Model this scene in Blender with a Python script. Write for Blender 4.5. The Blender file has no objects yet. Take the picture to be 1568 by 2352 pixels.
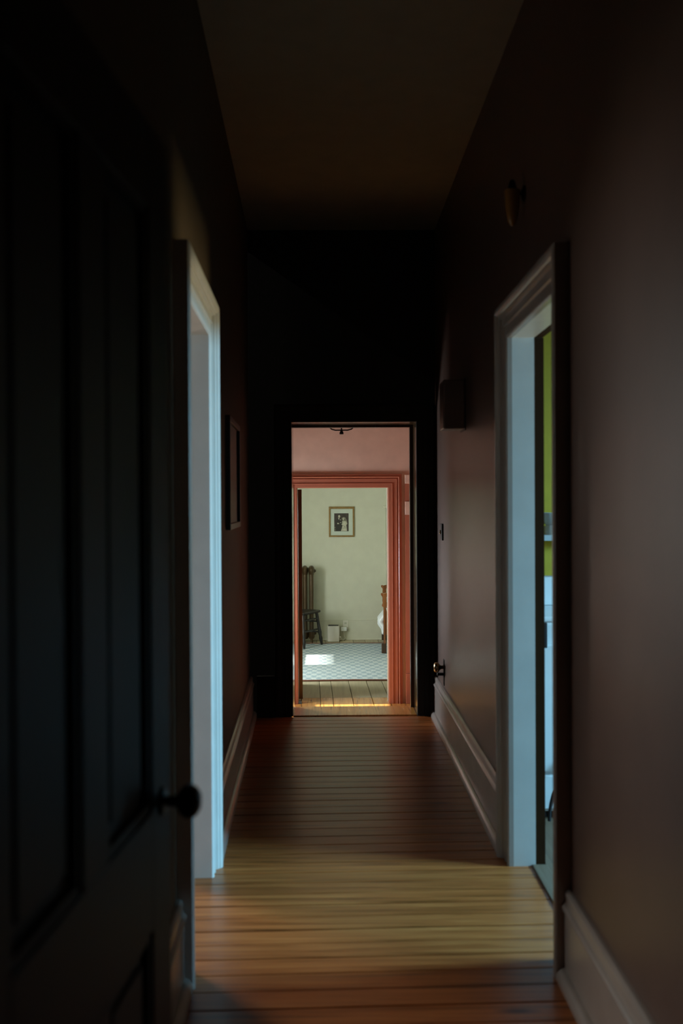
import bpy, bmesh, math, random
from mathutils import Vector, Matrix
random.seed(7)
R = math.radians
S = bpy.context.scene
COL = S.collection

# ---------------------------------------------------------------- camera
EYE = 1.45
FPX = 2287.0
cd = bpy.data.cameras.new('camera')
cd.sensor_fit = 'VERTICAL'; cd.sensor_height = 36.0; cd.sensor_width = 24.0
cd.lens = FPX / 2352 * 36.0
cd.clip_start = 0.05; cd.clip_end = 60
cd.dof.use_dof = True; cd.dof.focus_distance = 11.0; cd.dof.aperture_fstop = 2.8
cam = bpy.data.objects.new('camera', cd); COL.objects.link(cam)
yaw = math.atan(29 / FPX); pitch = math.atan(21 / FPX); roll = R(0.30)
fwd = Vector((math.sin(yaw) * math.cos(pitch), math.cos(yaw) * math.cos(pitch), -math.sin(pitch)))
q = fwd.to_track_quat('-Z', 'Y').to_matrix() @ Matrix.Rotation(-roll, 3, 'Z')
cam.matrix_world = Matrix.Translation((0, 0, EYE)) @ q.to_4x4()
S.camera = cam

# ---------------------------------------------------------------- light and exposure
S.view_settings.view_transform = 'Standard'; S.view_settings.look = 'None'
S.view_settings.exposure = 0.0; S.view_settings.gamma = 1.0
S.view_settings.use_curve_mapping = False
S.cycles.max_bounces = 10; S.cycles.diffuse_bounces = 6; S.cycles.glossy_bounces = 4
S.cycles.sample_clamp_indirect = 4.0
S.cycles.use_denoising = True
wd = bpy.data.worlds.new('sky'); S.world = wd; wd.use_nodes = True
bg = wd.node_tree.nodes['Background']
bg.inputs[0].default_value = (0.35, 0.55, 0.8, 1); bg.inputs[1].default_value = 0.25

def area(name, loc, toward, sx, sy, watts, color, spread=180):
    l = bpy.data.lights.new(name, 'AREA'); l.shape = 'RECTANGLE'; l.size = sx; l.size_y = sy
    l.energy = watts; l.color = color; l.spread = R(spread)
    o = bpy.data.objects.new(name, l); COL.objects.link(o); o.location = loc
    d = Vector(toward) - Vector(loc)
    o.rotation_euler = d.to_track_quat('-Z', 'Z').to_euler()
    return o

# daylight standing in the room windows, plus one added bedroom fill
area('sky_light_right_room', (5.2, 3.2, 2.35), (0.0, 3.5, 0.9), 1.1, 1.7, 700, (0.26, 0.66, 0.96))
area('ground_bounce_right_room', (5.7, 3.5, 0.45), (2.6, 3.5, 1.5), 1.6, 1.2, 200, (1.0, 0.86, 0.48))
area('daylight_left_room', (-2.65, 5.65, 1.55), (-0.2, 2.95, 0.0), 1.1, 1.3, 52, (1.0, 0.97, 0.90), 140)
area('daylight_bedroom', (-1.88, 9.95, 0.95), (0, 10.1, 0.8), 1.1, 1.1, 96, (0.88, 0.95, 0.90))
area('fill_bedroom_front', (1.9, 9.0, 0.95), (1.9, 13, 0.95), 0.9, 1.1, 32, (0.88, 0.95, 0.90))  # added fill lamp; the front wall has no window here
area('daylight_middle_room', (-1.55, 8.3, 0.78), (0, 8.3, 0.9), 1.1, 0.60, 125, (0.80, 0.92, 1.0))
sl = bpy.data.lights.new('sun', 'SUN'); sl.energy = 19; sl.angle = R(0.8); sl.color = (1.0, 0.93, 0.8)
sun = bpy.data.objects.new('sun', sl); COL.objects.link(sun); sun.location = (-6, 9, 6)
sun.rotation_euler = Vector((1, 0, -0.7)).to_track_quat('-Z', 'Y').to_euler()

# ---------------------------------------------------------------- materials
def newmat(name):
    m = bpy.data.materials.new(name); m.use_nodes = True
    return m, m.node_tree, m.node_tree.nodes['Principled BSDF']

def N(nt, t, **kw):
    n = nt.nodes.new(t)
    for k, v in kw.items(): setattr(n, k, v)
    return n

def paint(name, col, rough=0.5, vary=0.06, bump=0.15, scale=9.0, metallic=0.0, spec=0.5):
    m, nt, b = newmat(name)
    tc = N(nt, 'ShaderNodeNewGeometry')
    no = N(nt, 'ShaderNodeTexNoise'); no.inputs['Scale'].default_value = scale; no.inputs['Detail'].default_value = 5
    nt.links.new(tc.outputs['Position'], no.inputs['Vector'])
    cr = N(nt, 'ShaderNodeValToRGB')
    cr.color_ramp.elements[0].position = 0.3; cr.color_ramp.elements[1].position = 0.7
    cr.color_ramp.elements[0].color = tuple(c * (1 - vary) for c in col) + (1,)
    cr.color_ramp.elements[1].color = tuple(min(1, c * (1 + vary)) for c in col) + (1,)
    nt.links.new(no.outputs['Fac'], cr.inputs['Fac']); nt.links.new(cr.outputs['Color'], b.inputs['Base Color'])
    n2 = N(nt, 'ShaderNodeTexNoise'); n2.inputs['Scale'].default_value = scale * 14; n2.inputs['Detail'].default_value = 3
    nt.links.new(tc.outputs['Position'], n2.inputs['Vector'])
    bp = N(nt, 'ShaderNodeBump'); bp.inputs['Strength'].default_value = bump; bp.inputs['Distance'].default_value = 0.002
    nt.links.new(n2.outputs['Fac'], bp.inputs['Height']); nt.links.new(bp.outputs['Normal'], b.inputs['Normal'])
    b.inputs['Roughness'].default_value = rough; b.inputs['Metallic'].default_value = metallic
    b.inputs['Specular IOR Level'].default_value = spec
    return m

def wood(name, dark, mid, light, rough=0.3, axis='X', rand=0.35, knots=True, coat=0.0):
    """Grain runs along the given axis; tone shifts from board to board."""
    m, nt, b = newmat(name)
    ge = N(nt, 'ShaderNodeNewGeometry'); oi = N(nt, 'ShaderNodeObjectInfo')
    mp = N(nt, 'ShaderNodeMapping')
    s = {'X': (1.1, 26, 26), 'Y': (26, 1.1, 26), 'Z': (26, 26, 1.1)}[axis]
    mp.inputs['Scale'].default_value = s
    add = N(nt, 'ShaderNodeVectorMath', operation='ADD')
    mul = N(nt, 'ShaderNodeMath', operation='MULTIPLY'); mul.inputs[1].default_value = 37.0
    nt.links.new(oi.outputs['Random'], mul.inputs[0])
    nt.links.new(ge.outputs['Position'], mp.inputs['Vector'])
    nt.links.new(mp.outputs['Vector'], add.inputs[0]); nt.links.new(mul.outputs[0], add.inputs[1])
    no = N(nt, 'ShaderNodeTexNoise'); no.inputs['Scale'].default_value = 1.6; no.inputs['Detail'].default_value = 7
    no.inputs['Roughness'].default_value = 0.62; no.inputs['Distortion'].default_value = 0.6
    nt.links.new(add.outputs[0], no.inputs['Vector'])
    cr = N(nt, 'ShaderNodeValToRGB'); e = cr.color_ramp.elements
    e[0].position = 0.28; e[0].color = dark + (1,); e[1].position = 0.72; e[1].color = light + (1,)
    k = cr.color_ramp.elements.new(0.48); k.color = mid + (1,)
    nt.links.new(no.outputs['Fac'], cr.inputs['Fac'])
    hs = N(nt, 'ShaderNodeHueSaturation')
    mr = N(nt, 'ShaderNodeMapRange'); mr.inputs['To Min'].default_value = 1 - rand; mr.inputs['To Max'].default_value = 1 + rand
    nt.links.new(oi.outputs['Random'], mr.inputs['Value']); nt.links.new(mr.outputs[0], hs.inputs['Value'])
    nt.links.new(cr.outputs['Color'], hs.inputs['Color'])
    out = hs.outputs['Color']
    if knots:
        vo = N(nt, 'ShaderNodeTexVoronoi'); vo.inputs['Scale'].default_value = 1.0
        mk = N(nt, 'ShaderNodeMapping'); mk.inputs['Scale'].default_value = (1.6, 5.5, 1) if axis == 'X' else (5.5, 1.6, 1)
        nt.links.new(ge.outputs['Position'], mk.inputs['Vector']); nt.links.new(mk.outputs[0], vo.inputs['Vector'])
        kr = N(nt, 'ShaderNodeValToRGB'); kr.color_ramp.elements[0].position = 0.03; kr.color_ramp.elements[1].position = 0.12
        kr.color_ramp.elements[0].color = (0.25, 0.2, 0.17, 1); kr.color_ramp.elements[1].color = (1, 1, 1, 1)
        nt.links.new(vo.outputs['Distance'], kr.inputs['Fac'])
        mx = N(nt, 'ShaderNodeMixRGB', blend_type='MULTIPLY'); mx.inputs[0].default_value = 1.0
        nt.links.new(out, mx.inputs[1]); nt.links.new(kr.outputs['Color'], mx.inputs[2]); out = mx.outputs[0]
    nt.links.new(out, b.inputs['Base Color'])
    rr = N(nt, 'ShaderNodeMapRange'); rr.inputs['To Min'].default_value = max(0.05, rough - 0.08); rr.inputs['To Max'].default_value = rough + 0.12
    nt.links.new(no.outputs['Fac'], rr.inputs['Value']); nt.links.new(rr.outputs[0], b.inputs['Roughness'])
    bp = N(nt, 'ShaderNodeBump'); bp.inputs['Strength'].default_value = 0.25; bp.inputs['Distance'].default_value = 0.002
    nt.links.new(no.outputs['Fac'], bp.inputs['Height']); nt.links.new(bp.outputs['Normal'], b.inputs['Normal'])
    b.inputs['Coat Weight'].default_value = coat; b.inputs['Coat Roughness'].default_value = 0.18
    return m

M = {}
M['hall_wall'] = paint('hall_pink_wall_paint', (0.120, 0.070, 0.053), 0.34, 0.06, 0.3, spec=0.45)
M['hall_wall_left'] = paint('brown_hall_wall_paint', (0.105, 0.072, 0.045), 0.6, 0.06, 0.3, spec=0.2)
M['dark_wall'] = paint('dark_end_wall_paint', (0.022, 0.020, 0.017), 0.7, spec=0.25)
M['ceiling'] = paint('ceiling_paint', (0.24, 0.22, 0.165), 0.8)
M['trim'] = paint('white_trim_paint', (0.70, 0.68, 0.64), 0.35, 0.04, 0.1)
M['hall_trim'] = paint('brown_grey_hall_trim_paint', (0.38, 0.32, 0.28), 0.26, 0.05, 0.1)  # brown-grey, darker than the white trim
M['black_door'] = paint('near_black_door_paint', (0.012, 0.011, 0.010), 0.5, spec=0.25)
M['dark_wood'] = wood('dark_stained_wood', (0.02, 0.012, 0.006), (0.05, 0.025, 0.012), (0.08, 0.04, 0.02), 0.3, 'Z', 0.1, False)
M['brown_rebate'] = paint('brown_rebate_wood', (0.035, 0.014, 0.004), 0.8, spec=0.1)
M['hall_floor'] = wood('varnished_pine_boards', (0.13, 0.040, 0.008), (0.38, 0.110, 0.026), (0.54, 0.190, 0.050), 0.32, 'X', 0.13, True, 0.1)
M['amber_floor'] = wood('amber_varnished_boards', (0.25, 0.10, 0.02), (0.62, 0.28, 0.06), (0.74, 0.38, 0.10), 0.22, 'Y', 0.12, False, 0.3)
M['cream_floor'] = wood('cream_painted_boards', (0.36, 0.31, 0.20), (0.46, 0.40, 0.27), (0.54, 0.48, 0.34), 0.45, 'Y', 0.08, False)
M['grey_floor'] = wood('grey_brown_floor', (0.10, 0.06, 0.035), (0.16, 0.10, 0.06), (0.2, 0.14, 0.09), 0.6, 'Y', 0.1, False)
M['sub'] = paint('dusty_subfloor', (0.02, 0.013, 0.008), 0.9)
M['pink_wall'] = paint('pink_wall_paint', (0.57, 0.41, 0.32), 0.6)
M['pink_trim'] = paint('rose_trim_paint', (0.35, 0.120, 0.070), 0.32, 0.05, 0.1)
M['cream_wall'] = paint('pale_yellow_green_wall_paint', (0.62, 0.62, 0.50), 0.6, 0.03, 0.3)
M['cream_trim'] = paint('cream_trim_paint', (0.66, 0.66, 0.54), 0.4, 0.03)
M['yellow_wall'] = paint('olive_yellow_wall_paint', (0.86, 0.62, 0.05), 0.6)
M['pale_wall'] = paint('pale_blue_white_wall_paint', (0.60, 0.64, 0.68), 0.7)
M['beige_wall'] = paint('beige_wall_paint', (0.74, 0.70, 0.64), 0.7)
M['white'] = paint('white_enamel', (0.78, 0.80, 0.80), 0.25, 0.02, 0.03)
M['plastic'] = paint('off_white_plastic', (0.76, 0.73, 0.66), 0.4, 0.03, 0.05)
M['black'] = paint('black_plastic', (0.012, 0.012, 0.014), 0.4)
M['black_wood'] = paint('black_painted_wood', (0.018, 0.016, 0.014), 0.35)
M['iron'] = paint('bronze_painted_iron', (0.075, 0.045, 0.018), 0.4, 0.2, 0.3, 9, 0.25)
M['dark_metal'] = paint('dark_metal', (0.012, 0.010, 0.009), 0.35, 0.05, 0.05, 9, 0.8)
M['brass'] = paint('aged_brass', (0.45, 0.34, 0.18), 0.22, 0.08, 0.05, 9, 1.0)
M['steel'] = paint('worn_steel', (0.5, 0.48, 0.44), 0.25, 0.05, 0.05, 9, 1.0)
M['jamb_varnish'] = wood('varnished_jamb_wood', (0.05, 0.025, 0.010), (0.09, 0.048, 0.020), (0.12, 0.065, 0.028), 0.12, 'Z', 0.05, False, 0.6)
M['bed_wood'] = wood('orange_brown_bed_wood', (0.10, 0.030, 0.010), (0.22, 0.075, 0.022), (0.32, 0.12, 0.04), 0.25, 'Z', 0.05, False, 0.3)
M['cloth'] = paint('white_cotton', (0.80, 0.83, 0.86), 0.9, 0.03, 0.4, 20)
M['gilt'] = paint('dull_gilt_frame', (0.26, 0.16, 0.05), 0.4, 0.2, 0.3, 30, 0.3)
M['mat_board'] = paint('pale_mat_board', (0.56, 0.62, 0.54), 0.8, 0.02, 0.05)
M['print_dark'] = paint('print_dark_grey', (0.040, 0.030, 0.022), 0.5, 0.3, 0, 22)
M['print_black'] = paint('print_black', (0.014, 0.014, 0.010), 0.5)
M['print_light'] = paint('print_light_grey', (0.50, 0.49, 0.38), 0.5, 0.25, 0, 60)
M['print_mid'] = paint('print_mid_grey', (0.22, 0.21, 0.15), 0.5, 0.2, 0, 60)
M['amber_glass'] = paint('amber_glass', (0.30, 0.15, 0.04), 0.12)
M['rug_edge'] = paint('rust_rug_binding', (0.22, 0.09, 0.06), 0.9)

def rug_material():
    m, nt, b = newmat('blue_grey_basket_weave')
    ge = N(nt, 'ShaderNodeNewGeometry')
    mp = N(nt, 'ShaderNodeMapping'); mp.inputs['Scale'].default_value = (19, 9, 1)
    nt.links.new(ge.outputs['Position'], mp.inputs['Vector'])
    ck = N(nt, 'ShaderNodeTexChecker'); ck.inputs['Scale'].default_value = 1.0
    ck.inputs['Color1'].default_value = (0.60, 0.67, 0.70, 1); ck.inputs['Color2'].default_value = (0.36, 0.47, 0.55, 1)
    no = N(nt, 'ShaderNodeTexNoise'); no.inputs['Scale'].default_value = 60; no.inputs['Detail'].default_value = 4
    nt.links.new(ge.outputs['Position'], no.inputs['Vector'])
    add = N(nt, 'ShaderNodeVectorMath', operation='ADD'); sc = N(nt, 'ShaderNodeVectorMath', operation='SCALE'); sc.inputs['Scale'].default_value = 1.3
    nt.links.new(no.outputs['Color'], sc.inputs[0]); nt.links.new(mp.outputs[0], add.inputs[0]); nt.links.new(sc.outputs[0], add.inputs[1])
    nt.links.new(add.outputs[0], ck.inputs['Vector'])
    mx = N(nt, 'ShaderNodeMixRGB', blend_type='OVERLAY'); mx.inputs[0].default_value = 0.5
    nt.links.new(ck.outputs['Color'], mx.inputs[1]); nt.links.new(no.outputs['Fac'], mx.inputs[2])
    nt.links.new(mx.outputs[0], b.inputs['Base Color']); b.inputs['Roughness'].default_value = 0.95
    bp = N(nt, 'ShaderNodeBump'); bp.inputs['Strength'].default_value = 0.8; bp.inputs['Distance'].default_value = 0.006
    nt.links.new(no.outputs['Fac'], bp.inputs['Height']); nt.links.new(bp.outputs['Normal'], b.inputs['Normal'])
    return m
M['rug'] = rug_material()

# ---------------------------------------------------------------- mesh helpers
class MB:
    def __init__(self, X=None):
        self.v = []; self.f = []; self.m = []; self.X = X
    def add(self, vs, fs, mi=0):
        o = len(self.v)
        for p in vs:
            p = Vector(p)
            self.v.append(self.X @ p if self.X is not None else p)
        for f in fs: self.f.append([i + o for i in f]); self.m.append(mi)
        return self
    def box(self, x0, x1, y0, y1, z0, z1, mi=0):
        return self.add([(x0,y0,z0),(x1,y0,z0),(x1,y1,z0),(x0,y1,z0),(x0,y0,z1),(x1,y0,z1),(x1,y1,z1),(x0,y1,z1)],
                        [(0,3,2,1),(4,5,6,7),(0,1,5,4),(1,2,6,5),(2,3,7,6),(3,0,4,7)], mi)
    def loft(self, rings, mi=0, caps=True):
        n = len(rings[0]); vs = [p for r in rings for p in r]; fs = []
        for i in range(len(rings) - 1):
            for j in range(n):
                k = (j + 1) % n
                fs.append((i*n+j, i*n+k, (i+1)*n+k, (i+1)*n+j))
        if caps: fs.append(list(range(n))[::-1]); fs.append([(len(rings)-1)*n + j for j in range(n)])
        return self.add(vs, fs, mi)
    def lathe(self, prof, c=(0,0,0), axis='Z', n=20, mi=0):
        rings = []
        for r, h in prof:
            ring = []
            for j in range(n):
                a = 2*math.pi*j/n; x, y = r*math.cos(a), r*math.sin(a)
                p = {'Z': (x, y, h), 'X': (h, x, y), 'Y': (x, h, y)}[axis]
                ring.append((p[0]+c[0], p[1]+c[1], p[2]+c[2]))
            rings.append(ring)
        return self.loft(rings, mi)
    def tube(self, pts, rad, n=10, mi=0):
        pts = [Vector(p) for p in pts]; rings = []
        rs = rad if isinstance(rad, (list, tuple)) else [rad]*len(pts)
        for i, p in enumerate(pts):
            d = (pts[min(i+1, len(pts)-1)] - pts[max(i-1, 0)]).normalized()
            u = d.orthogonal() if i == 0 else (pu - d*pu.dot(d))
            u.normalize(); pu = u; w = d.cross(u)
            rings.append([p + (u*math.cos(2*math.pi*j/n) + w*math.sin(2*math.pi*j/n))*rs[i] for j in range(n)])
        return self.loft(rings, mi)
    def build(self, name, mats, parent=None, smooth=False, bevel=0.0, seg=2):
        me = bpy.data.meshes.new(name); bm = bmesh.new()
        vs = [bm.verts.new(p) for p in self.v]
        for f, mi in zip(self.f, self.m):
            try: fc = bm.faces.new([vs[i] for i in f]); fc.material_index = mi
            except ValueError: pass
        bmesh.ops.recalc_face_normals(bm, faces=bm.faces)
        if bevel:
            bmesh.ops.bevel(bm, geom=[e for e in bm.edges if e.is_manifold and e.calc_face_angle(0) > 0.6],
                            offset=bevel, segments=seg, profile=0.5, affect='EDGES', clamp_overlap=True)
        if smooth:
            for f in bm.faces: f.smooth = True
        bm.to_mesh(me); bm.free()
        for m in (mats if isinstance(mats, (list, tuple)) else [mats]): me.materials.append(M[m])
        if smooth:
            me.set_sharp_from_angle(angle=R(42))
        o = bpy.data.objects.new(name, me); COL.objects.link(o)
        if parent is not None: o.parent = parent
        return o

def struct(o): o['kind'] = 'structure'; return o
def tag(o, label, cat, group=None, kind=None):
    o['label'] = label; o['category'] = cat
    if group: o['group'] = group
    if kind: o['kind'] = kind
    return o
def empty(name, loc=(0,0,0), rz=0.0):
    o = bpy.data.objects.new(name, None); COL.objects.link(o); o.location = loc; o.rotation_euler.z = rz
    o.empty_display_size = 0.1
    return o
def sroot(name):
    return struct(empty(name))

def frame(o, d, nrm):
    """s runs along the wall, n out into the hall, z up."""
    d = Vector((d[0], d[1], 0)).normalized(); nn = Vector((nrm[0], nrm[1], 0)).normalized()
    mt = Matrix.Identity(4)
    mt.col[0] = (d.x, d.y, 0, 0); mt.col[1] = (nn.x, nn.y, 0, 0); mt.col[3] = (o[0], o[1], o[2] if len(o) > 2 else 0, 1)
    return mt

def wall(name, X, s0, s1, th, z0, z1, holes, mat, out=None):
    """Wall slab from n=-th to n=0 with rectangular holes (s0, s1, z0, z1)."""
    b = MB(X); mats = [mat, out or mat]
    def slab(a, c, za, zb):
        if c - a > 1e-4 and zb - za > 1e-4: b.box(a, c, -th, 0, za, zb)
    cur = s0
    for (a, c, za, zb) in sorted(holes):
        slab(cur, a, z0, z1); slab(a, c, z0, za); slab(a, c, zb, z1); cur = c
    slab(cur, s1, z0, z1)
    o = b.build(name, mat)
    return struct(o)

CASING = [(0,0),(0,.018),(.004,.024),(.010,.026),(.014,.020),(.050,.020),(.053,.027),(.060,.027),(.063,.021),
          (.088,.022),(.092,.034),(.099,.036),(.103,.044),(.112,.050),(.126,.050),(.133,.044),(.133,0)]
def casing(X, a, c, H, mat, parent, k=1.0, z0=0.0, prof=CASING):
    P = [(w*k, d) for w, d in prof]
    st = [lambda w, d: (a-w, d, z0), lambda w, d: (a-w, d, H+w), lambda w, d: (c+w, d, H+w), lambda w, d: (c+w, d, z0)]
    for nm, i in (('casing', 0), ('casing_head', 1), ('casing', 2)):
        MB(X).loft([[st[i](w, d) for w, d in P], [st[i+1](w, d) for w, d in P]]).build(nm, mat, parent)

def jamb(X, a, c, H, th, mat, parent, n0=0.0, t=0.02, z0=0.0):
    """Linings of the opening; they sit inside the hole."""
    MB(X).box(a-t, a, -th, n0, z0, H).build('jamb', mat, parent)
    MB(X).box(c, c+t, -th, n0, z0, H).build('jamb', mat, parent)
    MB(X).box(a-t, c+t, -th, n0, H, H+t).build('jamb_head', mat, parent)

BASE = [(0,.0),(.022,0),(.022,.205),(.027,.212),(.030,.222),(.026,.230),(.019,.236),(.017,.250),(.020,.258),(.018,.268),(.010,.275),(0,.275)]
SHOE = [(.022,0),(.046,0),(.046,.012),(.042,.024),(.034,.034),(.026,.038),(.022,.038)]
def baseboard(name, X, a, c, mat, z0=0.0, k=1.0):
    def sw(P, nm, par):
        return MB(X).loft([[(a, d, z*k+z0) for d, z in P], [(c, d, z*k+z0) for d, z in P]]).build(nm, mat, par)
    o = struct(sw(BASE, name, None)); sw(SHOE, 'shoe_moulding', o)
    return o

# ---------------------------------------------------------------- hall shell
LX = lambda y: -0.458 - 0.0219*(y - 2.96)
XL = frame((LX(0), 0), (-0.0219, 1), (1, 0.0219))      # left wall, s is about y
XR = frame((0.728, 0), (0, 1), (-1, 0))                # right wall, s is y
XE = frame((0, 6.77), (1, 0), (0, -1))                 # end wall, s is x
HC = 3.30
wall('wall_left', XL, -1.5, 6.77, 0.14, 0, HC, [(3.073, 3.87, -.01, 2.12)], 'hall_wall_left')
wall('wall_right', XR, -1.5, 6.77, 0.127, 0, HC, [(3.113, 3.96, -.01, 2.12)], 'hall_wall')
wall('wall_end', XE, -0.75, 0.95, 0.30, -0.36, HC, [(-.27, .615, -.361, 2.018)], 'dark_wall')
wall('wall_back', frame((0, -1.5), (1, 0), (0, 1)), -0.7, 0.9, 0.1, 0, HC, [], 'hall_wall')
struct(MB().box(-0.75, 0.9, -1.6, 7.07, HC, HC + .1).build('ceiling', 'ceiling'))

# hall floor: boards run across the hall, turned a little
fl = struct(MB().box(-0.66, 0.80, -1.5, 6.765, -0.09, -0.026).build('floor', 'sub'))
PW = 0.105; TILT = R(1.75)
variants = []
for k in range(5):
    w = PW - 0.0012 - (0, .0003, .0012, 0, .0018)[k] + random.uniform(-.0008, .0004)
    b = MB()
    n = 6; xs = [-0.735 + 1.47*i/n for i in range(n+1)]
    rings = [[(x, -w/2 + random.uniform(-.0007, .0007), -.024), (x, w/2 + random.uniform(-.0007, .0007), -.024),
              (x, w/2 - .0008, -.0010), (x, w/2 - .0035, 0), (x, -w/2 + .0035, 0), (x, -w/2 + .0008, -.0010)] for x in xs]
    o = b.loft(rings).build('plank', 'hall_floor'); variants.append(o.data); bpy.data.objects.remove(o)
y = -1.40; i = 0
while y < 6.70:
    o = bpy.data.objects.new('plank', random.choice(variants)); COL.objects.link(o); o.parent = fl
    k = min(1.0, max(0.0, (6.715 - y) / 2.2))           # boards settle square to the threshold
    o.location = (0.065, y, random.uniform(-.0012, .0003)); o.rotation_euler.z = TILT * k
    y += PW * (1.0 if k == 1.0 else 1.0); i += 1
b = MB().box(-.25, .595, 6.775, 7.075, -.03, .003)
b.build('threshold_board', 'amber_floor', fl, bevel=.006)
MB().box(-.25, .595, 7.055, 7.072, -.17, -.03).build('riser', 'amber_floor', fl)

# ---- door openings
d1 = sroot('door_1')                                     # left doorway
casing(XL, 3.093, 3.85, 2.10, 'trim', d1); jamb(XL, 3.093, 3.85, 2.10, 0.14, 'trim', d1)
MB(XL).box(3.093, 3.105, -.137, -.095, 0, 2.09).build('door_stop', 'trim', d1)
MB(XL).box(3.105, 3.85, -.137, -.095, 2.088, 2.10).build('door_stop', 'trim', d1)

d2 = sroot('door_2')                                     # right doorway
casing(XR, 3.133, 3.94, 2.10, 'hall_trim', d2); jamb(XR, 3.133, 3.94, 2.10, 0.088, 'trim', d2)
jr = MB(XR).box(3.115, 3.130, -.127, -.088, 0, 2.10).box(3.944, 3.96, -.127, -.088, 0, 2.10).box(3.115, 3.96, -.127, -.088, 2.104, 2.12)
jr.build('jamb_rebate', 'brown_rebate', d2)
MB().box(.800, .860, 3.133, 3.94, -.02, .008).build('door_sill', 'grey_floor', d2, bevel=.003)

d3 = sroot('door_3')                                     # opening in the end wall
jamb(XE, -.25, .595, 1.998, 0.30, 'jamb_varnish', d3)
P3 = [(w*.8, d*.5) for w, d in CASING]
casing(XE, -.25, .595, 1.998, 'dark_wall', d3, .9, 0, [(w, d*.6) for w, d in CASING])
MB().box(.572, .595, 7.02, 7.068, 0, 1.998).build('door_stop', 'dark_wood', d3)
MB().box(-.25, .572, 7.02, 7.068, 1.981, 1.998).build('door_stop', 'dark_wood', d3)

for nm, X, a, c in (('baseboard_left', XL, -1.4, 2.958, ), ('baseboard_left', XL, 3.985, 6.765), ('baseboard_right', XR, -1.4, 2.998), ('baseboard_right', XR, 4.075, 6.765)):
    baseboard(nm, X, a, c, 'hall_trim')
for a, c in ((-.545, -.375), (.72, .73)):
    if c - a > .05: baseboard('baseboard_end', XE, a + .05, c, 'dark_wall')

# ---- near door leaf, standing open along the left wall
hx, hy, fx, fy = -0.325, 0.87, -0.262, 1.63
ang = math.atan2(fy - hy, fx - hx); L = math.hypot(fy - hy, fx - hx)
dl = sroot('door_4'); dl.location = (hx, hy, 0); dl.rotation_euler.z = ang
# local x along the leaf, face toward the hall is -y
T = 0.036
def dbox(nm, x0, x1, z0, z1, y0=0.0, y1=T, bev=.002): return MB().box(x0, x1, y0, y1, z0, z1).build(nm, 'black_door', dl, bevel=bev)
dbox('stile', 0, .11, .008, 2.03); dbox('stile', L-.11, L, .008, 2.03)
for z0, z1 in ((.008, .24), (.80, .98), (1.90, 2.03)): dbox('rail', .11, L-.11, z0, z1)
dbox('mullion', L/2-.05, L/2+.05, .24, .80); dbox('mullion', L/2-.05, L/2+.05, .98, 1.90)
for x0, x1 in ((.11, L/2-.05), (L/2+.05, L-.11)):
    for z0, z1 in ((.24, .80), (.98, 1.90)):
        MB().box(x0-.004, x1+.004, .014, T-.014, z0-.004, z1+.004).box(x0+.04, x1-.04, .008, T-.008, z0+.04, z1-.04).build('panel', 'black_door', dl)
        for (u0, u1, w0, w1) in ((x0, x1, z0, z0+.014), (x0, x1, z1-.014, z1), (x0, x0+.014, z0, z1), (x1-.014, x1, z0, z1)):
            MB().box(u0, u1, .004, T-.004, w0, w1).build('panel_moulding', 'black_door', dl)
MB().lathe([(.001,-.062),(.014,-.061),(.023,-.055),(.027,-.045),(.0265,-.038),(.020,-.030),(.010,-.024),(.008,-.008),(.020,-.006),(.024,0)], (L-.055, 0, .98), 'Y', 24).build('knob', 'dark_metal', dl, True)
for z in (.25, 1.02, 1.80):
    MB().lathe([(.007, z-.045), (.007, z+.045)], (-.004, T, 0), 'Z', 10).build('hinge', 'dark_metal', dl, True)
dpost = struct(MB(XL).box(.74, .868, 0, .075, 0, 2.1).build('trim_1', 'black_door', None, bevel=.004))

# ---------------------------------------------------------------- side rooms
def window(name, X, a, c, z0, z1, th, mat, blind=None, fr=.05):
    r = sroot(name)
    MB(X).box(a, a+fr, -th, .01, z0, z1).build('frame', mat, r); MB(X).box(c-fr, c, -th, .01, z0, z1).build('frame', mat, r)
    MB(X).box(a+fr, c-fr, -th, .01, z1-.05, z1).build('frame', mat, r)
    MB(X).box(a-.04, c+.04, -th, .05, z0-.03, z0+.01).build('window_sill', mat, r)
    m = (a+c)/2
    if blind is None:
        MB(X).box(m-.012, m+.012, -th*.6, -th*.4, z0, z1).box(a+.05, c-.05, -th*.6, -th*.4, (z0+z1)/2-.015, (z0+z1)/2+.015).build('muntin', mat, r)
    return r
# right room, with the kitchen things seen through the gap
XRr = frame((3.80, 0), (0, 1), (-1, 0))
wall('wall_right_room_east', XRr, 1.6, 6.0, .12, 0, 2.7, [(2.6, 4.1, .80, 2.25)], 'pale_wall')
window('window_1', XRr, 2.6, 4.1, .80, 2.25, .12, 'trim')
wall('wall_right_room_north', frame((0, 6.0), (1, 0), (0, -1)), .855, 3.92, .12, 0, 2.7, [], 'yellow_wall')
wall('wall_right_room_south', frame((0, 1.6), (1, 0), (0, 1)), .855, 3.92, .12, 0, 2.7, [], 'pale_wall')
struct(MB().box(.855, 3.92, 1.5, 6.1, 2.7, 2.8).build('ceiling', 'ceiling'))
struct(MB().box(.862, 3.92, 1.5, 6.1, -.08, 0).build('floor', 'grey_floor'))
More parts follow.
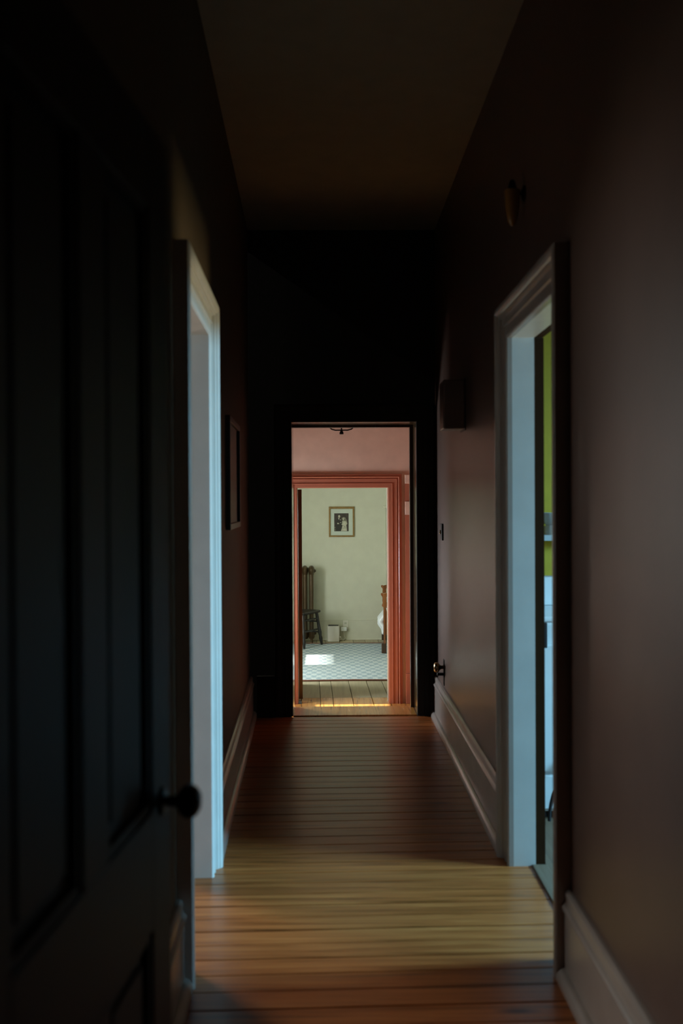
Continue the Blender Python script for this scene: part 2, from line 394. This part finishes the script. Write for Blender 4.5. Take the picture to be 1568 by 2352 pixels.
# left room
wall('wall_left_room_north', frame((0, 5.5), (1, 0), (0, -1)), -3.5, -.60, .12, 0, 2.7, [(-3.2, -2.1, .9, 2.2)], 'beige_wall')
window('window_2', frame((0, 5.5), (1, 0), (0, -1)), -3.2, -2.1, .9, 2.2, .12, 'trim')
wall('wall_left_room_south', frame((0, 1.6), (1, 0), (0, 1)), -3.5, -.575, .12, 0, 2.7, [], 'beige_wall')
wall('wall_left_room_west', frame((-3.4, 0), (0, 1), (1, 0)), 1.5, 5.6, .12, 0, 2.7, [], 'beige_wall')
struct(MB().box(-3.5, -.60, 1.5, 5.62, 2.7, 2.8).build('ceiling', 'ceiling'))
struct(MB().box(-3.5, -.665, 1.5, 5.62, -.08, 0).build('floor', 'hall_floor'))

# ---------------------------------------------------------------- middle room (lower) and bedroom
ZL = -0.36
YB = 8.96; TB = 0.14; YF = 13.14
XB = frame((0, YB), (1, 0), (0, -1))
DA, DC, DH = -.285, .533, 1.585
wall('wall_bedroom_door', XB, -1.7, 2.3, TB, ZL-.1, 2.7, [(DA-.02, DC+.02, ZL-.101, DH+.02)], 'pink_wall')
# bedroom skin on the far side of the same wall
wall('wall_bedroom_front', frame((0, YB+TB+.012), (1, 0), (0, 1)), -1.7, 2.3, .012, ZL, 2.1, [(DA-.02, DC+.02, ZL-.001, DH+.02), (1.45, 2.3, .4, 1.5)][:1], 'cream_wall')
XM = frame((-1.3, 0), (0, 1), (1, 0))
wall('wall_middle_left', XM, 7.07, YB, .12, ZL-.1, 2.7, [(7.75, 8.955, .42, 1.05)], 'pink_wall')
window('window_3', XM, 7.75, 8.955, .42, 1.05, .12, 'pink_trim', True, .02)
wall('wall_middle_right', frame((.80, 0), (0, 1), (-1, 0)), 7.07, YB, .12, ZL-.1, 2.7, [], 'pink_trim')  # darker rose put on this wall to cut bounce light into the hall
wall('wall_middle_south', frame((0, 7.071), (1, 0), (0, 1)), -1.42, -.75, .1, ZL-.1, 2.7, [], 'pink_wall')
struct(MB().box(-1.42, .92, 7.07, YB, 2.7, 2.8).build('ceiling', 'pink_wall'))
fm = struct(MB().box(-1.3, .80, 7.07, 9.23, ZL-.08, ZL-.024).build('floor', 'sub'))
fb = struct(MB().box(-1.7, 2.3, 9.235, YF, ZL-.08, ZL-.024).build('floor', 'sub'))
dirb = math.atan(0.021)
edges = [-.28-.17*k for k in range(10, 0, -1)] + [-.28, -.106, .009, .19, .37, .527] + [.527+.17*k for k in range(1, 12)]
def long_board(x0, x1, y0, y1, par, mat, gap=.0022):
    g = gap + random.uniform(0, .0014)
    def xs(x, yy): return x - 0.021*(yy - 10.1)
    rings = []
    for yy in (y0, (y0+y1)/2, y1):
        a, c = xs(x0, yy)+g, xs(x1, yy)-g
        rings.append([(a, yy, ZL-.022), (c, yy, ZL-.022), (c, yy, ZL-.002), (c-.003, yy, ZL), (a+.003, yy, ZL), (a, yy, ZL-.002)])
    MB().loft(rings).build('plank', mat, par)
for a, c in zip(edges[:-1], edges[1:]):
    if a > -1.66 and c < 2.26:
        long_board(a, c, 9.235, YF-.005, fb, 'cream_floor')
    if a > -1.22 and c < .74:
        if c < DC and a > DA-.03: long_board(a, c, 7.10, 9.232, fm, 'amber_floor', .001)
        else: long_board(a, c, 7.10, YB-.005, fm, 'amber_floor', .001)
# step between the hall and the middle room
st = struct(MB().box(-.24, .585, 7.08, 7.36, ZL, -.18).build('trim_step', 'amber_floor', None, bevel=.008))

d5 = sroot('door_5')
PINK = [(0,0),(0,.012),(.004,.016),(.036,.016),(.038,.023),(.042,.023),(.044,.017),(.078,.017),(.080,.024),(.084,.024),(.086,.018),
        (.098,.018),(.100,.030),(.104,.033),(.109,.031),(.112,.024),(.130,.022),(.133,.0)]
casing(XB, DA, DC, DH, 'pink_trim', d5, .93, ZL, PINK); jamb(XB, DA, DC, DH, TB, 'pink_trim', d5, 0, .018, ZL)
MB().box(DC-.006, DC, YB+.10, YB+TB+.004, ZL, DH).build('door_stop', 'cream_trim', d5)
# dark door leaf folded back into the bedroom on the left jamb
XF = frame((DA+.001, YB+TB+.02), (-.09, 1), (1, .09))
MB(XF).box(0, .80, 0, .036, ZL+.014, DH-.01).build('door_leaf', 'dark_wood', d5, bevel=.002)
# pilaster beside the door, pink blocks and darker shaft
tp = sroot('trim_2')
for nm, z0, z1, p, mt in (('cap', 1.62, 1.70, .04, 'pink_wall'), ('shaft', 1.46, 1.62, .02, 'pink_trim'), ('block', 1.34, 1.46, .035, 'pink_wall'), ('shaft', ZL+.27, 1.34, .02, 'pink_trim'), ('plinth', ZL, ZL+.27, .035, 'pink_trim')):
    MB().box(.684, .798, YB-p, YB, z0, z1).build(nm, mt, tp, bevel=.003)

XBL = frame((-1.7, 0), (0, 1), (1, 0))
wall('wall_bedroom_left', XBL, YB, YF+.1, .12, ZL-.1, 2.1, [(9.4, 10.6, .35, 1.5), (10.95, 11.95, .5, 1.3)], 'cream_wall')
window('window_4', XBL, 9.4, 10.6, .35, 1.5, .12, 'cream_trim', True)
w4 = window('window_5', XBL, 10.95, 11.95, .5, 1.3, .12, 'cream_trim', True)
wall('wall_bedroom_back', frame((0, YF), (1, 0), (0, -1)), -1.8, 2.4, .12, ZL-.1, 2.1, [], 'cream_wall')
wall('wall_bedroom_right', frame((2.3, 0), (0, 1), (-1, 0)), YB, YF+.1, .12, ZL-.1, 2.1, [], 'cream_wall')
struct(MB().box(-1.82, 2.42, YB+TB, YF+.12, 2.1, 2.2).build('ceiling', 'cream_wall'))
XK = frame((0, YF), (1, 0), (0, -1))
b0 = struct(MB(XK).box(-1.7, .73, 0, .016, ZL+.004, ZL+.255).box(-1.7, .73, 0, .022, ZL+.255, ZL+.268).build('baseboard_bedroom', 'cream_wall', None, bevel=.002))
MB(XK).box(-1.7, .73, .016, .026, ZL+.002, ZL+.02).build('shoe_moulding', 'cream_trim', b0)
# unseen masks added in the bedroom window cut the sun to a slot
MB(XBL).box(11.80, 11.90, -.09, -.06, .51, 1.25).build('sun_mask', 'cream_trim', w4)
MB(XBL).box(11.00, 11.07, -.09, -.06, .51, 1.25).build('sun_mask', 'cream_trim', w4)
MB(XBL).box(11.07, 11.80, -.09, -.06, .51, .697).build('sun_mask', 'cream_trim', w4)
for k, (za, zb) in enumerate(((.808, .820), (.833, .848), (.860, .877), (.887, .906), (.914, .935))):  # added strips, wider upward, fade one edge of the sun patch
    MB(XBL).box(11.07, 11.80, -.078, -.074, za, zb).build('sun_mask_slat', 'cream_trim', w4)
MB(XBL).box(11.07, 11.80, -.09, -.06, .940, 1.25).build('sun_mask', 'cream_trim', w4)
struct(MB().box(-3.9, -1.83, 9.1, 10.85, 1.62, 1.70).build('sun_block_slab', 'cream_trim'))  # unseen slab added to keep direct sun out of the first bedroom window
# closet in the back wall at the right
dk = sroot('door_6')
casing(XK, .79, 1.55, 1.34, 'cream_trim', dk, .37, ZL, [(w, d*.7) for w, d in CASING])
MB(XK).box(.715, 1.63, 0, .05, 1.385, 1.403).build('cap', 'cream_trim', dk, bevel=.003)
MB(XK).box(.795, 1.545, 0, .012, ZL+.01, 1.335).box(.90, 1.44, .012, .018, ZL+.2, .45).box(.90, 1.44, .012, .018, .60, 1.22).build('door_leaf', 'cream_trim', dk, bevel=.002)

# ---------------------------------------------------------------- bedroom things
# rug
rg = MB()
x0, x1, y0, y1 = -.95, 1.35, 10.10, 12.74
nx, ny = 46, 54
vs = []; fs = []
for j in range(ny+1):
    for i2 in range(nx+1):
        xx = x0 + (x1-x0)*i2/nx; yy = y0 + (y1-y0)*j/ny
        wob = .006*math.sin(xx*7.0) + .004*math.sin(xx*17+1) if j == 0 else 0
        vs.append((xx, yy+wob, ZL + .011 + .002*math.sin(xx*9)*math.sin(yy*7) + .0012*((i2+j) % 2)))
for j in range(ny):
    for i2 in range(nx):
        k = j*(nx+1)+i2; fs.append((k, k+1, k+nx+2, k+nx+1))
rg.add(vs, fs)
rug = rg.build('rug', 'rug', None, True)
md = rug.modifiers.new('thick', 'SOLIDIFY'); md.thickness = .009; md.offset = -1
tag(rug, 'pale blue-grey woven rug lying on the cream floorboards of the far bedroom', 'rug')
for ye, nm in ((y0, 0), (y1, 1)):
    MB().tube([(x0+(x1-x0)*t/30, ye + (.006*math.sin((x0+(x1-x0)*t/30)*7) if nm == 0 else 0) + (-.007 if nm == 0 else .007), ZL+.009) for t in range(31)], .0085, 8).build('binding', 'rug_edge', rug, True)

# radiator
rad = empty('radiator', (-.19, 12.93, ZL))
tag(rad, 'tall bronze-brown cast iron column radiator against the pale far wall', 'radiator')
sm = MB()
w = .034
for yy in (-.055, .055):
    sm.loft([[(xx*sx-.042, yy+cy*sy, z) for xx, cy in [(math.cos(2*math.pi*j/12), math.sin(2*math.pi*j/12)) for j in range(12)]] for z, sx, sy in ((.10, .027, .030), (.90, .027, .030))])
def capring(z, sx, sy): return [(math.cos(2*math.pi*j/16)*sx-.042, math.sin(2*math.pi*j/16)*sy, z) for j in range(16)]
sm.loft([capring(.05,.030,.060), capring(.07,.040,.088), capring(.12,.041,.095), capring(.155,.034,.088), capring(.17,.026,.080)])
sm.loft([capring(.86,.026,.080), capring(.89,.034,.088), capring(.925,.0415,.095), capring(.965,.040,.090), capring(.985,.030,.070), capring(.996,.014,.040)])
sec = sm.build('section', 'iron', rad, True)
for k in range(1, 7):
    o = sec.copy(); COL.objects.link(o); o.parent = rad; o.location = (-.082*k, 0, 0)
for z in (.93, .12):
    MB().lathe([(.024, -.004), (.024, .006), (.015, .008), (.015, .018), (.001, .019)], (0, 0, z), 'X', 8).build('end_plug', 'iron', rad)
for xx in (-.042, -.042-.082*6):
    for yy in (-.06, .06):
        MB().lathe([(.020, 0), (.014, .02), (.018, .06)], (xx, yy, 0), 'Z', 10).build('foot', 'iron', rad, True)

# chair
ch = empty('chair', (-.375, 12.535, ZL+.0155), math.atan2(-.50, .865))
tag(ch, 'black wooden chair standing in front of the radiator at the left', 'chair')
se = MB(); se.loft([[(sx*.185*k, sy*.20*k, z) for sx, sy in ((1,.9),(.95,1),(-.95,.92),(-1,.8),(-1,-.8),(-.95,-.92),(.95,-1),(1,-.9))] for z, k in ((.405,.93),(.412,1.04),(.432,1.05),(.44,1.0))])
se.build('seat', 'black_wood', ch, bevel=.003)
feet = {}
for sx in (1, -1):
    for sy in (1, -1):
        top = Vector((sx*.150, sy*.165, .41)); ft = Vector((sx*.195, sy*.214, 0)); feet[(sx, sy)] = (top, ft)
        pts = [top.lerp(ft, t) for t in (0, .15, .3, .5, .62, .72, .80, .9, 1)]
        MB().tube(pts, [.018,.021,.019,.021,.025,.018,.024,.018,.014], 10).build('leg', 'black_wood', ch, True)
def on(k, z):
    t, f = feet[k]; return t.lerp(f, (t.z - z)/t.z)
for z in (.335, .20):
    MB().tube([on((1,-1), z), (on((1,-1), z)+on((1,1), z))/2, on((1,1), z)], [.010,.014,.010], 8).build('stretcher', 'black_wood', ch, True)
    MB().tube([on((-1,-1), z), on((-1,1), z)], .009, 8).build('stretcher', 'black_wood', ch, True)
    for sy in (1, -1):
        MB().tube([on((1,sy), z-.04), on((-1,sy), z-.04)], .009, 8).build('stretcher', 'black_wood', ch, True)
for sy in (-1, 1):
    MB().tube([(-.15, sy*.16, .43), (-.19, sy*.175, .70), (-.235, sy*.18, .90)], [.015,.014,.011], 10).build('back_post', 'black_wood', ch, True)
for k in range(5):
    MB().tube([(-.155, -.11+.055*k, .43), (-.225, -.12+.06*k, .86)], .007, 8).build('spindle', 'black_wood', ch, True)
MB().box(-.245, -.225, -.20, .20, .84, .92).build('top_rail', 'black_wood', ch, bevel=.006)

# framed wedding photograph
XP = frame((.167, YF-.001, 1.20), (1, 0), (0, -1))
pf = empty('framed_photograph', (0, 0, 0))
tag(pf, 'small gilt-framed black and white wedding photograph hanging on the pale far wall', 'picture frame')
W2, H2, fw = .168, .20, .022
for (a, c, z0, z1) in ((-W2, W2, H2-fw*1.35, H2), (-W2, W2, -H2, -H2+fw), (-W2, -W2+fw, -H2+fw, H2-fw*1.35), (W2-fw, W2, -H2+fw, H2-fw*1.35)):
    MB(XP).box(a, c, 0, .022, z0, z1).build('frame_rail', 'gilt', pf, bevel=.003)
MB(XP).box(-W2+fw-.002, W2-fw+.002, .002, .009, -H2+fw-.002, H2-fw+.002).build('mat_board', 'mat_board', pf)
pm = MB(XP)
def pu(x, yv): return (-.097 + .190*(x-480)/575, .112 - .237*(yv-510)/725)      # coordinates of the print
def poly(pts, mi, d):
    P2 = [pu(*p) for p in pts]; pm.add([(a, d, b2) for a, b2 in P2], [list(range(len(P2)))], mi)
def ell(cx, cy, rx, ry, mi, d): poly([(cx+rx*math.cos(t*math.pi/8), cy+ry*math.sin(t*math.pi/8)) for t in range(16)], mi, d)
a0, b1 = pu(480, 510); a1, b0_ = pu(1055, 1235)
pm.box(a0, a1, .008, .010, b0_, b1, 0)
poly([(560,1235),(545,1000),(560,860),(600,740),(640,690),(710,700),(760,760),(790,850),(790,960),(770,1100),(745,1235)], 1, .0104)      # suit
ell(672, 590, 52, 34, 1, .0105); ell(678, 630, 40, 55, 2, .0107)                                                        # hair, face
poly([(632,690),(700,690),(660,780)], 2, .0107); ell(725,772,20,18,2,.0108); ell(738,880,22,14,2,.0108)                   # shirt, flower, hand
poly([(600,890),(670,905),(670,940),(600,945)], 2, .0107)
poly([(780,700),(860,655),(930,690),(985,820),(1010,930),(960,980),(880,960),(790,960),(810,860),(785,760)], 3, .0105)   # veil
ell(850,735,34,50,2,.0109); ell(905,765,16,35,1,.0108); ell(815,765,12,40,1,.0108)
poly([(800,830),(870,815),(950,840),(1000,930),(960,985),(990,1220),(745,1225),(790,1080),(815,980),(765,970),(790,930)], 2, .0107)  # dress
for cx, cy in ((850,1010),(880,1060),(925,1100),(870,1110),(905,1040)): ell(cx, cy, 18, 14, 3, .0110)
ell(508,1085,16,28,3,.0105); ell(520,1180,14,30,3,.0105)
pm.build('print', ['print_dark', 'print_black', 'print_light', 'print_mid'], pf)

# white appliance, outlet, adapter, cord
ap = empty('air_purifier', (.052, 12.99, ZL), R(-4))
tag(ap, 'small white upright box appliance on the floor against the far wall', 'appliance')
MB().box(-.078, .078, -.045, .045, .0, .21).build('body', 'plastic', ap, bevel=.012, seg=3)
MB().box(-.068, .066, -.043, .043, .2085, .215).build('top_grille', 'black', ap, bevel=.003)
MB().lathe([(.006, 0), (.006, .02)], (.080, -.02, .06), 'X', 8).build('cord_socket', 'plastic', ap)
ot = empty('wall_outlet', (.212, YF-.017, ZL+.20))
tag(ot, 'cream double outlet plate low on the far wall beside the white box appliance', 'outlet')
MB().box(-.035, .035, -.007, 0, -.058, .058).build('cover_plate', 'plastic', ot, bevel=.003)
MB().box(-.017, .017, -.010, -.007, .008, .040).box(-.017, .017, -.010, -.007, -.040, -.008).build('receptacle', 'cream_trim', ot, bevel=.002)
MB().box(-.008, -.005, -.0108, -.0100, .018, .030).box(.005, .008, -.0108, -.0100, .018, .030).build('slot', 'black', ot)
ad = MB().box(.150, .228, YF-.085, YF-.028, ZL+.125, ZL+.178).build('power_adapter', 'white', None, bevel=.006)
tag(ad, 'white plug-in power adapter in the lower socket of the outlet', 'adapter')
co_m = MB().tube([(.185, YF-.05, ZL+.128), (.19, YF-.055, ZL+.08), (.205, YF-.05, ZL+.03), (.18, YF-.09, ZL+.008), (.15, YF-.12, ZL+.03), (.137, YF-.16, ZL+.065)], .005, 8)
co_m.build('cord', 'plastic', ad, True)

# bed: foot end faces left, seen end-on
ba = math.atan(.648/11.85)
bed = empty('bed', (.655, 11.85, ZL+.0135), -ba)
tag(bed, 'orange-brown wooden bed with a scrolled footboard, its foot end showing at the right', 'bed')
def post_profile():
    return [(-.012,.115),(-.012,.55),(-.027,.56),(-.029,.575),(-.020,.60),(-.024,.63),(-.022,.66),(-.024,.675),(-.040,.695),(-.042,.710),(-.030,.720),
            (-.010,.712),(.012,.718),(.034,.722),(.040,.706),(.034,.682),(.024,.665),(.026,.63),(.026,.575),(.024,.56),(.012,.55),(.012,.115)]
for yy in (0, 1.14):
    P = post_profile()
    MB().loft([[(x, yy, z) for x, z in P], [(x, yy+.05, z) for x, z in P]]).build('post', 'bed_wood', bed, bevel=.002)
    MB().box(-.036, .022, yy-.004, yy+.056, 0, .118).build('foot_block', 'dark_wood', bed, bevel=.006)
MB().box(-.008, .010, .05, 1.14, .17, .40).build('footboard_panel', 'bed_wood', bed, bevel=.003)
rr = [(.012,.56),(.03,.50),(.06,.42),(.12,.385),(1.42,.385),(1.42,.17),(.10,.17),(.05,.19),(.02,.22),(.012,.26)]
MB().loft([[(x, .008, z) for x, z in rr], [(x, .036, z) for x, z in rr]]).build('side_rail', 'bed_wood', bed, bevel=.002)
MB().loft([[(x, 1.15, z) for x, z in rr], [(x, 1.175, z) for x, z in rr]]).build('side_rail', 'bed_wood', bed, bevel=.002)
MB().box(1.42, 1.46, 0, 1.19, 0, 1.0).build('headboard', 'bed_wood', bed, bevel=.004)
mt = MB().box(.03, 1.41, .045, 1.14, .25, .462).build('mattress', 'cloth', None, bevel=.04, seg=3)
mt.matrix_world = Matrix.Translation((.655, 11.85, ZL)) @ Matrix.Rotation(-ba, 4, 'Z')
tag(mt, 'white mattress lying on the wooden bed', 'mattress')
bl = MB(); nr = 26; rings = []
path = [(.20,.482),(.10,.482),(.03,.470),(-.02,.450),(-.05,.400),(-.075,.350),(-.078,.315),(-.055,.275),(-.03,.245),(-.028,.20),(-.022,.165),(-.014,.165),(-.012,.25),(-.012,.42),(.03,.466),(.20,.466)]
for j in range(nr+1):
    yy = .22 + .62*j/nr; amp = .012*math.sin(j*1.3) + .008*math.sin(j*2.9)
    e = 1 - .35*abs(j/nr-.45)
    o_ = [(x + (amp if x < -.02 else 0)*.9 + (.012*math.sin(i*2.1+j*.5) if x < -.03 else 0), yy, .47 + (z-.47)*e + (.004*math.sin(j*2+i) if i < 11 else 0)) for i, (x, z) in enumerate(path)]
    rings.append(o_)
blk = bl.loft(rings).build('blanket', 'cloth', None, True)
ms = blk.modifiers.new('soft', 'SUBSURF'); ms.levels = 1; ms.render_levels = 1
blk.matrix_world = mt.matrix_world.copy()
tag(blk, 'crumpled white blanket hanging over the foot end of the bed', 'blanket')

# pendant lamp in the middle room
pl = empty('pendant_lamp', (.105, 8.0, 2.70))
tag(pl, 'dark metal pendant lamp with curved arms hanging at the top of the end doorway', 'lamp')
MB().lathe([(.001, 0), (.055, 0), (.05, -.02), (.012, -.03)], (0,0,0), 'Z', 20).build('canopy', 'dark_metal', pl, True)
MB().tube([(0,0,-.02), (0,0,-.665)], .006, 8).build('rod', 'dark_metal', pl, True)
MB().lathe([(.001,-.700),(.016,-.699),(.017,-.690),(.012,-.676),(.006,-.664),(.005,-.650),(.010,-.646),(.010,-.636),(.006,-.62)], (0,0,0), 'Z', 16).build('finial', 'dark_metal', pl, True)
for k in range(2):
    a = k*math.pi
    MB().tube([(math.cos(a)*r_, math.sin(a)*r_, z) for r_, z in ((0,-.666),(.05,-.666),(.08,-.658),(.105,-.634),(.115,-.59),(.11,-.56))], .0055, 8).build('arm', 'dark_metal', pl, True)
    MB().lathe([(.018,-.56),(.022,-.53),(.034,-.46),(.036,-.45)], (math.cos(a)*.11, 0, 0), 'Z', 14).build('shade', 'plastic', pl, True)

# ---------------------------------------------------------------- hall things
def at(mat4, s, n, z): return mat4 @ Vector((s, n, z))
# box on the right wall
bx = empty('chime_box', (.728, 5.30, 1.84))
tag(bx, 'dusky square box fixed high on the right hall wall past the right doorway', 'box')
MB().box(-.118, -.004, -.02, .16, 0, .262).build('cover', 'hall_wall', bx, bevel=.008, seg=3)
MB().box(-.004, 0, -.03, .17, -.008, .27).build('back_plate', 'black', bx)
# switch plate
sw = empty('light_switch', (.728, 6.36, 1.26))
tag(sw, 'small dark switch plate on the right hall wall near its far end', 'switch')
MB().box(-.012, 0, -.036, .036, -.053, .053).build('plate', 'dark_metal', sw, bevel=.003)
MB().box(-.022, -.012, -.005, .005, -.012, .012).build('toggle', 'brass', sw, bevel=.002)
# low knob with a latch
kn = empty('door_knob', (.728, 6.32, .40))
tag(kn, 'brass knob on a dark backplate low on the right hall wall above the baseboard', 'knob')
MB().box(-.006, 0, -.022, .022, -.115, .05).build('backplate', 'dark_metal', kn, bevel=.002)
MB().lathe([(.001,-.066),(.020,-.065),(.031,-.058),(.034,-.048),(.030,-.036),(.018,-.028),(.012,-.02),(.012,-.004)], (0,0,0), 'X', 24).build('knob', 'brass', kn, True)
MB().box(-.045, -.004, -.014, .014, -.052, -.034).build('latch', 'dark_metal', kn, bevel=.003)
# wall lamp over the right doorway
sc = empty('wall_sconce', (.728, 3.68, 2.56))
tag(sc, 'little unlit glass wall sconce high on the wall above the right doorway', 'wall lamp')
MB().lathe([(.028, 0), (.028, -.006), (.012, -.012), (.006, -.014), (.006, -.04)], (0,0,.03), 'X', 16).build('wall_plate', 'dark_metal', sc, True)
MB().lathe([(.004,-.070),(.010,-.066),(.018,-.05),(.026,0.0),(.030,.06),(.028,.06),(.024,0.0),(.016,-.046),(.004,-.06)], (-.045,0,-.02), 'Z', 18).build('glass_shade', 'amber_glass', sc, True)
MB().lathe([(.012,-.02),(.013,.03),(.016,.05),(.010,.075),(.001,.082)], (-.045,0,0), 'Z', 12).build('lamp_holder', 'dark_metal', sc, True)
# dark picture on the left wall
pc = empty('picture_frame'); pc.matrix_world = frame((LX(5.2)-.001, 5.2, 1.60), (-.0219, 1), (1, .0219))
tag(pc, 'dark framed picture hanging in shadow on the left hall wall', 'picture frame')
for (a, c, z0, z1) in ((-.36,.36,.25,.28), (-.36,.36,-.28,-.25), (-.36,-.33,-.25,.25), (.33,.36,-.25,.25)):
    MB().box(a, c, 0, .024, z0, z1).build('frame_rail', 'black_wood', pc, bevel=.003)
MB().box(-.33, .33, 0, .008, -.25, .25).build('picture_panel', 'black', pc)

# kitchen things behind the right doorway
rn = empty('kitchen_range', (.93, 4.52, 0))
tag(rn, 'white enamel kitchen range glimpsed through the right doorway', 'stove')
MB().box(0, .62, 0, .60, .035, .90).build('body', 'white', rn, bevel=.012)
MB().box(0, .62, .0, .60, .902, .925).build('cooktop', 'white', rn, bevel=.006)
MB().box(0, .62, .50, .60, .926, 1.07).build('backguard', 'white', rn, bevel=.008)
MB().box(.03, .59, -.018, -.001, .22, .80).build('oven_door', 'white', rn, bevel=.006)
MB().box(.03, .59, -.014, -.001, .05, .205).build('drawer', 'white', rn, bevel=.006)
MB().box(.02, .052, -.05, -.018, .79, .905).build('handle', 'black', rn, bevel=.004)
for xx in (.05, .57):
    for yy in (.05, .55):
        MB().lathe([(.018, 0), (.012, .035)], (xx, yy, 0), 'Z', 10).build('foot', 'black', rn)
MB().loft([[(.0, .2, .926), (.085, .2, .926), (.0, .2, 1.02)], [(.0, .26, .926), (.085, .26, .926), (.0, .26, 1.02)]]).build('splash_guard', 'steel', rn)
cbl = MB().tube([(.985+.05*t*t, 4.46, .012 + .20*t) for t in (0, .2, .4, .6, .8, 1)] + [(1.10, 4.48, .30)], .008, 8).build('appliance_cord', 'black', None, True)
tag(cbl, 'black cord looping down to the floor in front of the white range', 'cord')
sh = empty('wall_shelf', (1.38, 5.91, 1.22))
tag(sh, 'white wall shelf on the yellow wall of the room at the right', 'shelf')
MB().box(-.30, .40, -.09, .088, 0, .035).build('board', 'white', sh, bevel=.003)
for xx in (-.2, .3): MB().box(xx-.01, xx+.01, -.05, .088, -.08, 0).build('bracket', 'white', sh)
jr = MB().lathe([(.001,0),(.05,0),(.052,.01),(.052,.045),(.045,.055),(.001,.055)], (1.33, 5.90, 1.255), 'Z', 18).build('jar', 'plastic', None, True)
tag(jr, 'squat tan jar on the white wall shelf', 'jar')
bw = MB().lathe([(.001,0),(.04,0),(.075,.04),(.09,.075),(.086,.075),(.07,.04),(.001,.012)], (1.33, 5.90, 1.3105), 'Z', 22).build('bowl', 'white', None, True)
tag(bw, 'white bowl standing on the squat tan jar', 'bowl')
